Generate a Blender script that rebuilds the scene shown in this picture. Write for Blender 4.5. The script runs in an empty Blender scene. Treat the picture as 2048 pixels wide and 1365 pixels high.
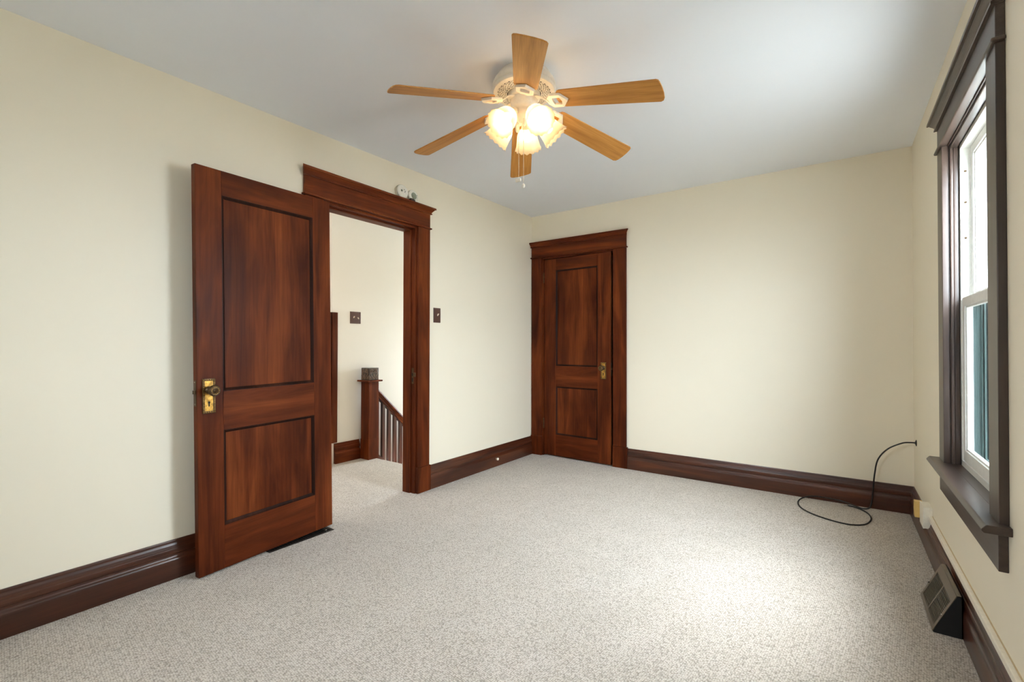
import bpy, bmesh, math, random
from mathutils import Vector, Matrix
random.seed(7)
PI = math.pi
scene = bpy.context.scene
COL = scene.collection

# ------------------------------------------------------------------ camera
F_PX, TH, CAM_H, PITCH, ROLL = 928.21, 0.6137, 1.134, 0.0102, 0.0018
fwd = Vector((-math.sin(TH)*math.cos(PITCH), math.cos(TH)*math.cos(PITCH), math.sin(PITCH)))
right = Vector((math.cos(TH), math.sin(TH), 0))
up = right.cross(fwd)
r2 = right*math.cos(ROLL) + up*math.sin(ROLL)
u2 = up*math.cos(ROLL) - right*math.sin(ROLL)
cam = bpy.data.cameras.new('camera')
cam.sensor_width = 36; cam.sensor_fit = 'HORIZONTAL'
cam.lens = 36*F_PX/2048
cam.clip_start = 0.02; cam.clip_end = 200
co = bpy.data.objects.new('camera', cam); COL.objects.link(co)
co.matrix_world = Matrix(((r2.x, u2.x, -fwd.x, 0), (r2.y, u2.y, -fwd.y, 0), (r2.z, u2.z, -fwd.z, CAM_H), (0, 0, 0, 1)))
scene.camera = co

# ------------------------------------------------------------------ world, light, exposure
SKY = 76.0
w = bpy.data.worlds.new('overcast_sky'); scene.world = w; w.use_nodes = True
bg = w.node_tree.nodes['Background']
bg.inputs[0].default_value = (0.84, 0.93, 1.04, 1)
_n, _l = w.node_tree.nodes, w.node_tree.links          # overcast sky: zenith three times the horizon
_tc = _n.new('ShaderNodeTexCoord'); _sx = _n.new('ShaderNodeSeparateXYZ'); _mr = _n.new('ShaderNodeMapRange')
_mr.inputs['From Min'].default_value = 0.0; _mr.inputs['From Max'].default_value = 1.0
_mr.inputs['To Min'].default_value = SKY/3; _mr.inputs['To Max'].default_value = SKY
_l.new(_tc.outputs['Generated'], _sx.inputs[0]); _l.new(_sx.outputs['Z'], _mr.inputs['Value']); _l.new(_mr.outputs['Result'], bg.inputs[1])
def portal(name, loc, rot, sx, sy):
    l = bpy.data.lights.new(name, 'AREA'); l.shape = 'RECTANGLE'; l.size = sx; l.size_y = sy
    l.cycles.is_portal = True
    o = bpy.data.objects.new(name, l); COL.objects.link(o); o.location = loc; o.rotation_euler = rot
    return o
portal('sky_portal_side_window', (0.60, 2.48, 1.33), (0, PI/2, 0), 1.6, 0.95)
portal('sky_portal_added_front', (-1.2, -0.98, 1.65), (PI/2, 0, 0), 0.6, 0.7)  # daylight for the added front window, out of view
portal('sky_portal_added_stair', (-3.37, 5.83, 1.2), (-PI/2, 0, 0), 0.9, 1.2)  # daylight for the added stairwell window, out of view
sun = bpy.data.lights.new('veiled_sun', 'SUN'); sun.energy = 8.6; sun.angle = math.radians(36); sun.color = (1.0, 0.985, 0.96)
so_ = bpy.data.objects.new('veiled_sun', sun); COL.objects.link(so_); so_.location = (6, 1.6, 9)
so_.rotation_euler = Vector((-0.30, -0.10, -0.94)).to_track_quat('-Z', 'Y').to_euler()
vs = scene.view_settings
vs.view_transform = 'Standard'; vs.look = 'None'; vs.gamma = 1.0; vs.use_curve_mapping = False
vs.exposure = 0.54
scene.cycles.use_denoising = True
scene.cycles.max_bounces = 10; scene.cycles.diffuse_bounces = 7; scene.cycles.transparent_max_bounces = 12
scene.cycles.sample_clamp_indirect = 6.0
scene.cycles.caustics_reflective = False; scene.cycles.caustics_refractive = False

# ------------------------------------------------------------------ room dimensions (metres)
XL, XR, YB, YF = -2.6587, 0.4115, 4.14, -0.75
def ceil_z(y): return 2.5 - 0.0143*(4.2 - y)
WT = 0.12          # partition thickness
XH = -3.96         # hall wall face

# ------------------------------------------------------------------ materials
def srgb(r, g, b):
    f = lambda c: (c/255/12.92) if c/255 <= 0.04045 else ((c/255+0.055)/1.055)**2.4
    return (f(r), f(g), f(b), 1)
class NT:
    def __init__(s, name):
        s.m = bpy.data.materials.new(name); s.m.use_nodes = True
        s.t = s.m.node_tree; s.n = s.t.nodes; s.p = s.n['Principled BSDF']
    def node(s, typ, **kw):
        n = s.n.new(typ)
        for k, v in kw.items():
            if k.startswith('i_'): n.inputs[k[2:].replace('_', ' ')].default_value = v
            else: setattr(n, k, v)
        return n
    def link(s, a, b): s.t.links.new(a, b)
    def coords(s, scale, rot=(0, 0, 0)):
        tc = s.node('ShaderNodeTexCoord'); mp = s.node('ShaderNodeMapping')
        mp.inputs['Scale'].default_value = scale; mp.inputs['Rotation'].default_value = rot
        s.link(tc.outputs['Object'], mp.inputs['Vector']); return mp.outputs['Vector']
    def noise(s, vec, scale, detail=4, rough=0.55, dist=0.0):
        n = s.node('ShaderNodeTexNoise'); n.inputs['Scale'].default_value = scale
        n.inputs['Detail'].default_value = detail; n.inputs['Roughness'].default_value = rough
        n.inputs['Distortion'].default_value = dist
        s.link(vec, n.inputs['Vector']); return n.outputs['Fac']
    def ramp(s, fac, stops):
        r = s.node('ShaderNodeValToRGB'); e = r.color_ramp.elements
        while len(e) < len(stops): e.new(0.5)
        for el, (p, c) in zip(e, stops): el.position = p; el.color = c
        s.link(fac, r.inputs['Fac']); return r.outputs['Color']
    def mix(s, fac, a, b, mode='MIX'):
        m = s.node('ShaderNodeMix'); m.data_type = 'RGBA'; m.blend_type = mode
        for sock, v in ((m.inputs[0], fac), (m.inputs[6], a), (m.inputs[7], b)):
            if hasattr(v, 'is_output'): s.link(v, sock)
            else: sock.default_value = v
        return m.outputs[2]
    def bump(s, h, strength=0.2, dist=0.002):
        b = s.node('ShaderNodeBump'); b.inputs['Strength'].default_value = strength; b.inputs['Distance'].default_value = dist
        s.link(h, b.inputs['Height']); s.link(b.outputs['Normal'], s.p.inputs['Normal'])
    def setp(s, **kw):
        for k, v in kw.items():
            sock = s.p.inputs[k.replace('_', ' ')]
            if hasattr(v, 'is_output'): s.link(v, sock)
            else: sock.default_value = v
        return s.m

def paint(name, rgb, rough=0.55, var=0.02, bump=0.06):
    t = NT(name); v = t.coords((1, 1, 1))
    n1 = t.noise(v, 1.3, 3); c = srgb(*rgb)
    a = tuple(x*(1-var) for x in c[:3])+(1,); b = tuple(min(1, x*(1+var)) for x in c[:3])+(1,)
    t.setp(Base_Color=t.ramp(n1, [(0.3, a), (0.7, b)]), Roughness=rough)
    t.bump(t.noise(v, 260, 3), bump, 0.001)
    return t.m

def wood(name, axis, dark, mid, light, rough=0.40, coat=0.0, streak=0.5, spec=0.09):
    """stained timber, the grain running along the given axis"""
    t = NT(name)
    along = {'x': 0, 'y': 1, 'z': 2}[axis]
    def sc(a, b): return tuple(a if i == along else b for i in range(3))
    broad = t.noise(t.coords(sc(0.55, 5.0)), 2.2, 4, 0.55, 0.8)
    band = t.node('ShaderNodeTexWave', wave_type='BANDS', bands_direction={'x': 'Y', 'y': 'Z', 'z': 'X'}[axis])
    band.inputs['Scale'].default_value = 5.0; band.inputs['Distortion'].default_value = 7.0
    band.inputs['Detail'].default_value = 3.0; band.inputs['Detail Scale'].default_value = 1.2
    t.link(t.coords(sc(0.35, 2.6)), band.inputs['Vector'])
    fine = t.noise(t.coords(sc(2.0, 110.0)), 2.0, 3, 0.6)
    blotch = t.noise(t.coords((1.0, 1.0, 1.0)), 3.0, 2, 0.5)
    base = t.ramp(broad, [(0.28, srgb(*dark)), (0.5, srgb(*mid)), (0.72, srgb(*light))])
    g = t.ramp(band.outputs['Fac'], [(0.0, (0.80, 0.76, 0.72, 1)), (0.6, (1, 1, 1, 1))])
    base = t.mix(0.55, base, g, 'MULTIPLY')
    f = t.ramp(fine, [(0.30, (0.62, 0.56, 0.52, 1)), (0.62, (1, 1, 1, 1))])
    base = t.mix(streak, base, f, 'MULTIPLY')
    bl = t.ramp(blotch, [(0.30, (0.62, 0.58, 0.56, 1)), (0.62, (1, 1, 1, 1))])
    base = t.mix(0.75, base, bl, 'MULTIPLY')
    rr = t.node('ShaderNodeMapRange'); rr.inputs['To Min'].default_value = rough-0.06; rr.inputs['To Max'].default_value = rough+0.12
    t.link(broad, rr.inputs['Value'])
    t.setp(Base_Color=base, Roughness=rr.outputs['Result'], Coat_Weight=coat, Coat_Roughness=0.22, Specular_IOR_Level=spec)
    t.bump(fine, 0.10, 0.0008)
    return t.m

M = {}
RED = dict(dark=(58, 24, 10), mid=(93, 41, 17), light=(120, 60, 27))
DRK = dict(dark=(44, 20, 11), mid=(72, 35, 19), light=(98, 52, 29))  # same stain as the doors, with shade put into the colour
BLK = dict(dark=(48, 37, 32), mid=(66, 52, 45), light=(84, 67, 58))  # same stain, with shade and a grey reflected sheen put into the colour
for ax in 'xyz':
    M['red_'+ax] = wood('reddish_stained_wood_'+ax, ax, **RED)
    M['drk_'+ax] = wood('shade_toned_wood_'+ax, ax, rough=0.30, coat=0.25, spec=0.4, **DRK)
    M['blk_'+ax] = wood('sheen_toned_wood_'+ax, ax, rough=0.36, coat=0.3, spec=0.4, **BLK)
M['mld'] = wood('dark_panel_moulding', 'z', (26, 12, 7), (42, 20, 11), (58, 30, 18), spec=0.12)
M['wall'] = paint('cream_wall_paint', (236, 227, 207), 0.5, 0.012, 0.05)
M['hallwall'] = paint('hall_wall_paint', (240, 235, 226), 0.5, 0.012, 0.05)
M['ceiling'] = paint('white_ceiling_paint', (240, 245, 254), 0.6, 0.01, 0.05)
def flat(name, rgb, rough=0.5, metal=0.0, **kw):
    t = NT(name); v = t.coords((1, 1, 1)); n = t.noise(v, 60, 2); c = srgb(*rgb)
    a = tuple(x*0.95 for x in c[:3])+(1,); b = tuple(min(1, x*1.04) for x in c[:3])+(1,)
    t.setp(Base_Color=t.ramp(n, [(0.3, a), (0.7, b)]), Roughness=rough, Metallic=metal, **kw)
    return t.m
M['vinyl'] = flat('white_window_vinyl', (236, 236, 232), 0.35)
M['fanwhite'] = flat('fan_white_enamel', (232, 224, 210), 0.3)
M['plastic'] = flat('white_plastic', (236, 232, 220), 0.4)
M['cream'] = flat('cream_plastic', (238, 230, 214), 0.45)
M['tan'] = flat('tan_edge', (200, 178, 142), 0.5)
M['yellow'] = flat('yellowed_plastic', (214, 180, 110), 0.45)
M['grey'] = flat('greenish_grey_plastic', (126, 132, 112), 0.4)
M['darkgap'] = flat('dark_void', (14, 12, 11), 0.9)
M['black'] = flat('black_rubber', (22, 20, 18), 0.4)
M['regface'] = flat('brown_register_enamel', (112, 101, 88), 0.38, 0.2)
M['regside'] = flat('register_side_black', (20, 19, 19), 0.5)
M['floorreg'] = flat('dark_bronze_register', (38, 30, 25), 0.4, 0.4)
M['plate'] = flat('brown_switch_plate', (78, 48, 38), 0.35)
M['toggle'] = flat('ivory_toggle', (240, 224, 205), 0.3)
M['steel'] = flat('bright_steel', (205, 200, 192), 0.25, 1.0)
M['brass'] = None
def brass():
    t = NT('aged_brass'); v = t.coords((1, 1, 1)); n = t.noise(v, 55, 4, 0.6)
    t.setp(Base_Color=t.ramp(n, [(0.30, srgb(104, 76, 34)), (0.55, srgb(188, 142, 66)), (0.75, srgb(214, 168, 88))]), Metallic=0.85, Roughness=0.36)
    t.bump(n, 0.1, 0.001); return t.m
M['brass'] = brass()
M['darkbrass'] = flat('dark_patinated_brass', (84, 66, 44), 0.38, 0.8)
def carved():
    t = NT('carved_dark_wood'); v = t.coords((1, 1, 1)); n = t.noise(v, 90, 3)
    t.setp(Base_Color=t.ramp(n, [(0.3, srgb(42, 30, 24)), (0.7, srgb(72, 54, 44))]), Roughness=0.3, Coat_Weight=0.4); return t.m
M['carved'] = carved()
M['carvehi'] = flat('highlighted_carving_ridges', (112, 88, 70), 0.3)  # highlight put into the colour: scrolls lighter than their block for contrast
def oak():
    t = NT('honey_oak_veneer')
    broad = t.noise(t.coords((0.8, 9, 9)), 2.5, 4, 0.6, 0.5)
    fine = t.noise(t.coords((3, 130, 60)), 2.0, 3, 0.6)
    c = t.ramp(broad, [(0.28, srgb(150, 98, 40)), (0.5, srgb(176, 122, 56)), (0.72, srgb(194, 142, 74))])
    f = t.ramp(fine, [(0.35, (0.66, 0.6, 0.52, 1)), (0.62, (1, 1, 1, 1))])
    t.setp(Base_Color=t.mix(0.6, c, f, 'MULTIPLY'), Roughness=0.5, Specular_IOR_Level=0.3); return t.m
M['oak'] = oak()
def carpet():
    """loop pile: rows of small yarn loops with darker flecks, the shade between loops painted in"""
    t = NT('loop_pile_carpet')
    v = t.coords((1, 1, 1), (0, 0, 0.12))
    vo = t.node('ShaderNodeTexVoronoi'); vo.inputs['Scale'].default_value = 142; vo.inputs['Randomness'].default_value = 0.55
    t.link(v, vo.inputs['Vector'])
    yarn = t.noise(v, 420, 2)
    big = t.noise(v, 5.0, 3)
    loop = t.ramp(vo.outputs['Distance'], [(0.0, (1, 1, 1, 1)), (0.42, (0.88, 0.86, 0.84, 1)), (0.75, (0.46, 0.43, 0.40, 1))])  # gaps between loops darkened in the colour, as shade
    bw = t.ramp(big, [(0.3, srgb(212, 204, 193)), (0.7, srgb(220, 212, 202))])
    c = t.mix(1.0, bw, loop, 'MULTIPLY')
    fl = t.ramp(vo.outputs['Color'], [(0.05, (0.66, 0.62, 0.58, 1)), (0.35, (1, 1, 1, 1))])
    c = t.mix(0.8, c, fl, 'MULTIPLY')
    c = t.mix(0.25, c, t.ramp(yarn, [(0.35, (0.7, 0.68, 0.66, 1)), (0.6, (1, 1, 1, 1))]), 'MULTIPLY')
    t.setp(Base_Color=c, Roughness=0.95, Specular_IOR_Level=0.1, Sheen_Weight=0.15)
    inv = t.node('ShaderNodeMath', operation='SUBTRACT'); inv.inputs[0].default_value = 1.0
    t.link(vo.outputs['Distance'], inv.inputs[1])
    t.bump(inv.outputs[0], 0.6, 0.006)
    return t.m
M['carpet'] = carpet()
def glass(name, tint, refl=1.0):
    t = NT(name); n = t.n; n.remove(t.p)
    tr = t.node('ShaderNodeBsdfTransparent'); tr.inputs[0].default_value = tint
    gl = t.node('ShaderNodeBsdfGlossy'); gl.inputs['Roughness'].default_value = 0.02
    lw = t.node('ShaderNodeLayerWeight'); lw.inputs[0].default_value = 0.5
    pw = t.node('ShaderNodeMath', operation='POWER'); pw.inputs[1].default_value = 5.0; t.link(lw.outputs['Facing'], pw.inputs[0])
    ma = t.node('ShaderNodeMath', operation='MULTIPLY_ADD'); ma.inputs[1].default_value = 0.35; ma.inputs[2].default_value = 0.04; t.link(pw.outputs[0], ma.inputs[0])
    mx = t.node('ShaderNodeMixShader'); t.link(ma.outputs[0], mx.inputs[0]); t.link(tr.outputs[0], mx.inputs[1]); t.link(gl.outputs[0], mx.inputs[2])
    t.link(mx.outputs[0], n['Material Output'].inputs[0]); return t.m
M['glass'] = glass('clear_window_glass', (0.965, 0.985, 0.98, 1))
def screen():
    """charcoal woven mesh: the open share falls with the slant of the ray, as in a real weave"""
    t = NT('insect_screen_mesh')
    tr = t.node('ShaderNodeBsdfTransparent'); df = t.node('ShaderNodeBsdfDiffuse'); df.inputs[0].default_value = (0.009, 0.014, 0.0145, 1)
    lw = t.node('ShaderNodeLayerWeight'); lw.inputs[0].default_value = 0.5
    cs = t.node('ShaderNodeMath', operation='SUBTRACT'); cs.inputs[0].default_value = 1.02; t.link(lw.outputs['Facing'], cs.inputs[1])
    iv = t.node('ShaderNodeMath', operation='DIVIDE'); iv.inputs[0].default_value = 1.0; t.link(cs.outputs[0], iv.inputs[1])
    pw = t.node('ShaderNodeMath', operation='POWER'); pw.inputs[0].default_value = 0.64; t.link(iv.outputs[0], pw.inputs[1])
    ma = t.node('ShaderNodeMath', operation='SUBTRACT'); ma.inputs[0].default_value = 1.0; t.link(pw.outputs[0], ma.inputs[1])
    mx = t.node('ShaderNodeMixShader'); t.link(ma.outputs[0], mx.inputs[0])
    t.link(tr.outputs[0], mx.inputs[1]); t.link(df.outputs[0], mx.inputs[2]); t.link(mx.outputs[0], t.n['Material Output'].inputs[0]); return t.m
M['screen'] = screen()
def frosted():
    t = NT('frosted_lamp_glass'); n = t.n
    tr = t.node('ShaderNodeBsdfTransparent'); tr.inputs[0].default_value = (1.0, 0.93, 0.80, 1)
    tl = t.node('ShaderNodeBsdfTranslucent'); tl.inputs[0].default_value = (0.30, 0.265, 0.205, 1)
    df = t.node('ShaderNodeBsdfPrincipled'); df.inputs['Base Color'].default_value = srgb(214, 200, 172); df.inputs['Roughness'].default_value = 0.3
    m1 = t.node('ShaderNodeMixShader'); m1.inputs[0].default_value = 0.45
    t.link(tl.outputs[0], m1.inputs[1]); t.link(df.outputs[0], m1.inputs[2])
    m2 = t.node('ShaderNodeMixShader'); m2.inputs[0].default_value = 0.88
    t.link(tr.outputs[0], m2.inputs[1]); t.link(m1.outputs[0], m2.inputs[2])
    t.link(m2.outputs[0], n['Material Output'].inputs[0]); return t.m
M['frost'] = frosted()
def emit(name, col, s):
    t = NT(name); t.setp(Base_Color=(1, 1, 1, 1), Emission_Color=col, Emission_Strength=s); return t.m
M['bulb'] = emit('lit_bulb', (1.0, 0.73, 0.43, 1), 54.0)
M['addedlamp'] = emit('added_light_globe', (1.0, 0.91, 0.83, 1), 50.0)  # glow of the added hall light
M['ground'] = paint('pale_concrete_drive', (196, 192, 184), 0.9, 0.05, 0.2)
M['dimvinyl'] = flat('dimmed_outer_vinyl', (66, 86, 84), 0.6)  # outer vinyl coloured dark to hold down the daylight on it
M['siding'] = paint('grey_green_siding', (72, 96, 94), 0.7, 0.05, 0.1)

# ------------------------------------------------------------------ mesh helpers
class MB:
    def __init__(s): s.v = []; s.f = []; s.sm = []
    def add(s, vs_, fs_, smooth=False):
        o = len(s.v); s.v += [tuple(p) for p in vs_]
        for f in fs_: s.f.append(tuple(i+o for i in f)); s.sm.append(smooth)
        return s
    def box(s, x0, x1, y0, y1, z0, z1):
        return s.add([(x0, y0, z0), (x1, y0, z0), (x1, y1, z0), (x0, y1, z0), (x0, y0, z1), (x1, y0, z1), (x1, y1, z1), (x0, y1, z1)],
                     [(0, 3, 2, 1), (4, 5, 6, 7), (0, 1, 5, 4), (1, 2, 6, 5), (2, 3, 7, 6), (3, 0, 4, 7)])
    def prism(s, poly, place, a, b, smooth=False):
        """closed polygon (p,q) swept from a to b; place(p,q,t)->xyz"""
        n = len(poly)
        s.add([place(p, q, a) for p, q in poly]+[place(p, q, b) for p, q in poly],
              [(i, (i+1) % n, n+(i+1) % n, n+i) for i in range(n)], smooth)
        o = len(s.v)-2*n
        s.f.append(tuple(o+i for i in reversed(range(n)))); s.sm.append(False)
        s.f.append(tuple(o+n+i for i in range(n))); s.sm.append(False)
        return s
    def lathe(s, prof, n=32, mat=None, smooth=True, wob=None):
        """profile of (r,z) about z; mat optional Matrix"""
        vs_ = []; fs_ = []
        for j, (r, z) in enumerate(prof):
            for i in range(n):
                a = 2*PI*i/n
                rr, zz = (r, z) if wob is None else wob(r, z, a, j)
                p = Vector((rr*math.cos(a), rr*math.sin(a), zz)); vs_.append(tuple(mat @ p) if mat else tuple(p))
        for j in range(len(prof)-1):
            for i in range(n):
                fs_.append((j*n+i, j*n+(i+1) % n, (j+1)*n+(i+1) % n, (j+1)*n+i))
        s.add(vs_, fs_, smooth); o = len(s.v)-len(vs_)
        return s
    def disc(s, r, z, n=32, mat=None):
        ps = [Vector((r*math.cos(2*PI*i/n), r*math.sin(2*PI*i/n), z)) for i in range(n)]
        return s.add([tuple(mat @ p) if mat else tuple(p) for p in ps], [tuple(range(n))])
    def tube(s, pts, r, n=8, caps=True):
        pts = [Vector(p) for p in pts]; m = len(pts); vs_ = []; fs_ = []
        prev = None
        for k in range(m):
            t = (pts[min(k+1, m-1)]-pts[max(k-1, 0)]).normalized()
            if prev is None: prev = t.orthogonal().normalized()
            prev = (prev - t*prev.dot(t)).normalized(); b = t.cross(prev)
            rr = r[k] if isinstance(r, (list, tuple)) else r
            for i in range(n):
                a = 2*PI*i/n; vs_.append(tuple(pts[k]+(prev*math.cos(a)+b*math.sin(a))*rr))
        for k in range(m-1):
            for i in range(n): fs_.append((k*n+i, k*n+(i+1) % n, (k+1)*n+(i+1) % n, (k+1)*n+i))
        s.add(vs_, fs_, True); o = len(s.v)-len(vs_)
        if caps:
            s.f.append(tuple(o+i for i in reversed(range(n)))); s.sm.append(False)
            s.f.append(tuple(o+(m-1)*n+i for i in range(n))); s.sm.append(False)
        return s
    def ball(s, c, r, n=8, m=6, sc=(1, 1, 1)):
        prof = [(r*math.sin(PI*j/m), -r*math.cos(PI*j/m)) for j in range(m+1)]
        prof[0] = (1e-5, -r); prof[-1] = (1e-5, r)
        return s.lathe(prof, n, Matrix.Translation(c) @ Matrix.Diagonal((*sc, 1)))
    def mesh(s, name):
        me = bpy.data.meshes.new(name); me.from_pydata(s.v, [], s.f)
        me.polygons.foreach_set('use_smooth', s.sm)
        bm = bmesh.new(); bm.from_mesh(me); bmesh.ops.recalc_face_normals(bm, faces=bm.faces); bm.to_mesh(me); bm.free()
        me.update(); return me
    def build(s, name, mat, parent=None, bevel=0.0, seg=2):
        me = s.mesh(name); me.materials.append(M[mat] if isinstance(mat, str) else mat)
        o = bpy.data.objects.new(name, me); COL.objects.link(o); o.parent = parent
        if bevel:
            b = o.modifiers.new('edge_round', 'BEVEL'); b.width = bevel; b.segments = seg; b.limit_method = 'ANGLE'; b.angle_limit = math.radians(40)
            for p in me.polygons: p.use_smooth = True
            me.polygons.foreach_set('use_smooth', [True]*len(me.polygons))
            wn = o.modifiers.new('weighted', 'WEIGHTED_NORMAL'); wn.keep_sharp = True
        return o
def box(name, mat, parent, b, bevel=0.0):
    return MB().box(*b).build(name, mat, parent, bevel)
def empty(name, loc=(0, 0, 0), mat=None):
    o = bpy.data.objects.new(name, None); COL.objects.link(o); o.empty_display_size = 0.05
    if mat is not None: o.matrix_world = mat
    else: o.location = loc
    return o
def tag(o, label=None, cat=None, group=None, kind=None):
    if label: o['label'] = label
    if cat: o['category'] = cat
    if group: o['group'] = group
    if kind: o['kind'] = kind
    return o
def struct(o, label=None): return tag(o, label=label, kind='structure')
def link_copy(o, parent, mat):
    c = o.copy(); COL.objects.link(c); c.parent = parent; c.matrix_local = mat; return c

# ------------------------------------------------------------------ shell
TOP = 2.54
fl = MB()
fl.box(XL-WT-0.02, XR+0.2, YF-0.2, YB+0.1, -0.1, 0)             # bedroom
fl.box(-5.2, XL-WT-0.02, 0.3, 3.04, -0.1, 0)                     # hall landing
fl.box(-2.60, -1.66, YB+0.1, YB+0.8, -0.1, 0)                    # closet
struct(fl.build('floor', 'carpet'), 'greige loop-pile carpet covering the bedroom and landing floor')
# ceiling, following the old house's slight slope
def slab(x0, x1, y0, y1, th=0.12):
    z0, z1 = ceil_z(y0), ceil_z(y1)
    return MB().add([(x0, y0, z0), (x1, y0, z0), (x1, y1, z1), (x0, y1, z1), (x0, y0, z0+th), (x1, y0, z0+th), (x1, y1, z1+th), (x0, y1, z1+th)],
                    [(0, 3, 2, 1), (4, 5, 6, 7), (0, 1, 5, 4), (1, 2, 6, 5), (2, 3, 7, 6), (3, 0, 4, 7)])
struct(slab(XL-WT*0.5, XR+0.16, YF-0.16, YB+WT*0.5).build('ceiling', 'ceiling'), 'plain white painted bedroom ceiling')
struct(MB().box(-5.2, XL-WT*0.5, 0.3, 5.9, 2.5, 2.6).build('ceiling_hall', 'ceiling'), 'white ceiling over the stair hall')

def hole_wall(mk, a0, a1, z0, z1, h):
    """wall with one hole h=(a,b,zlo,zhi); mk(a,b,zl,zh) adds a block"""
    a, b, zl, zh = h
    mk(a0, a, z0, z1); mk(b, a1, z0, z1)
    if zl > z0: mk(a, b, z0, zl)
    if zh < z1: mk(a, b, zh, z1)
# entry opening y 1.69..2.49 rough, closet opening x -2.527..-1.737 rough, window y 2.075..2.88
m = MB(); hole_wall(lambda a, b, c, d: m.box(XL-WT, XL, a, b, c, d), YF-0.15, YB+0.1, 0, TOP, (1.69, 2.492, 0, 2.055))
wl = struct(m.build('wall_left', 'wall'), 'long cream painted wall with the open panelled door')
m = MB(); hole_wall(lambda a, b, c, d: m.box(a, b, YB, YB+WT, c, d), XL-WT, XR+0.2, 0, TOP, (-2.53, -1.735, 0, 2.055))
struct(m.build('wall_back', 'wall'), 'plain cream painted wall with the closet door')
m = MB(); hole_wall(lambda a, b, c, d: m.box(XR, XR+0.16, a, b, c, d), YF-0.15, YB+WT, 0, TOP, (2.07, 2.885, 0.575, 2.065))
struct(m.build('wall_right', 'wall'), 'cream painted outer wall with the dark-trimmed window')
m = MB(); hole_wall(lambda a, b, c, d: m.box(a, b, YF-0.16, YF, c, d), XL-WT, XR+0.16, 0, TOP, (-1.45, -0.95, 1.35, 1.95))
struct(m.build('wall_front', 'wall'), 'cream painted wall at the front of the bedroom')
# closet interior
m = MB(); m.box(-2.66, -2.60, YB+WT, YB+0.8, 0, TOP).box(-1.66, -1.60, YB+WT, YB+0.8, 0, TOP).box(-2.66, -1.60, YB+0.8, YB+0.86, 0, TOP).box(-2.66, -1.6, YB+WT, YB+0.86, 2.3, 2.36)
struct(m.build('wall_closet', 'hallwall'), 'unlit closet interior walls behind the ajar door')
# hall
m = MB()
m.box(XH-0.12, XH, 2.63, 5.9, -2.6, TOP); m.box(-5.2, XH-0.12, 2.63, 2.75, 0, TOP)
struct(m.build('wall_hall', 'hallwall'), 'pale hall wall behind the stair newel')
m = MB(); m.box(-5.2, XL-WT, 0.2, 0.3, 0, TOP).box(-5.3, -5.2, 0.2, 2.75, 0, TOP)
struct(m.build('wall_hall_front', 'hallwall'), 'pale wall closing the near end of the hall')
m = MB(); m.box(XL-WT, XL-WT*0.5, YB+0.1, 5.9, -2.6, TOP); m.box(XL-WT, XL-WT*0.3, 3.04, 5.9, -2.6, 0)
struct(m.build('wall_stair', 'hallwall'), 'pale wall on the bedroom side of the stairwell')
m = MB(); hole_wall(lambda a, b, c, d: m.box(a, b, 5.7, 5.82, c, d), XH, XL-WT, -2.6, TOP, (-3.77, -2.97, 0.65, 1.75))
struct(m.build('wall_stair_end', 'hallwall'), 'pale wall at the far end of the stairwell')
# stairs going down in +y from the landing edge
st = empty('stairs', (-3.37, 3.04, 0)); struct(st, 'carpeted stairs descending from the landing')
for i in range(12):
    y0 = 3.04+0.205*i; z = -0.19*(i+1)
    MB().box(XH+0.37+3.0-3.0-0.37+3.37, XL-WT+3.37, y0-3.04, y0+0.235-3.04, z-0.19, z).build('tread', 'carpet', st, 0.008)
struct(MB().box(-40, 40, -40, 60, -3.3, -3.2).build('ground', 'ground'), 'pale concrete drive outside below the windows')

gar = empty('garage', (3.0, 14.0, -3.2)); tag(gar, 'low grey-green clapboard garage beyond the window', 'garage')
box('wall', 'siding', gar, (-2.4, 5, -2.97, 3, 0, 3.9))
for k in range(26):
    MB().add([(-2.4, -3.0, 0.15*k), (5, -3.0, 0.15*k), (5, -2.97, 0.15*k+0.15), (-2.4, -2.97, 0.15*k+0.15), (-2.4, -2.97, 0.15*k), (5, -2.97, 0.15*k)], [(0, 1, 2, 3), (0, 4, 5, 1), (0, 3, 4), (1, 5, 2)]).build('clapboard', 'siding', gar)
MB().prism([(-3.3, 3.75), (-3.3, 3.9), (0, 4.6), (3.3, 3.9), (3.3, 3.75), (0, 4.45)], lambda p, q, t: (t, p, q), -2.7, 5.3).build('roof', 'siding', gar)

# ------------------------------------------------------------------ baseboards
BASE = [(0, 0), (0.024, 0), (0.024, 0.086), (0.0232, 0.093), (0.0208, 0.099), (0.017, 0.1035), (0.0145, 0.110), (0.0135, 0.118),
        (0.0145, 0.1185), (0.0180, 0.122), (0.0188, 0.131), (0.0186, 0.142), (0.0172, 0.148), (0.0145, 0.1495),
        (0.0138, 0.153), (0.0120, 0.162), (0.0088, 0.1695), (0.0080, 0.172), (0.0072, 0.180), (0.0055, 0.186), (0, 0.186)]
def baseboard(name, mat, label, place, spans):
    root = empty(name); struct(root, label)
    for a, b in spans:
        MB().prism(BASE, place, a, b).build('skirting_run', mat, root)
    return root
baseboard('baseboard_left', 'drk_y', 'tall moulded dark wood baseboard along the door wall', lambda p, q, t: (XL+p, t, q), [(YF, 1.565), (2.634, YB-0.022)])
baseboard('baseboard_back', 'drk_x', 'tall moulded dark wood baseboard along the closet wall', lambda p, q, t: (t, YB-p, q), [(-1.604, XR)])
baseboard('baseboard_right', 'drk_y', 'tall moulded dark wood baseboard under the window', lambda p, q, t: (XR-p, t, q), [(YF, YB)])
baseboard('baseboard_front', 'drk_x', 'moulded dark wood baseboard along the front wall', lambda p, q, t: (t, YF+p, q), [(XL, XR)])
baseboard('baseboard_hall', 'red_y', 'moulded reddish wood baseboard on the landing running into the newel', lambda p, q, t: (XH+p*1.25, t, q*1.03), [(2.66, 2.942)])

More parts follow.
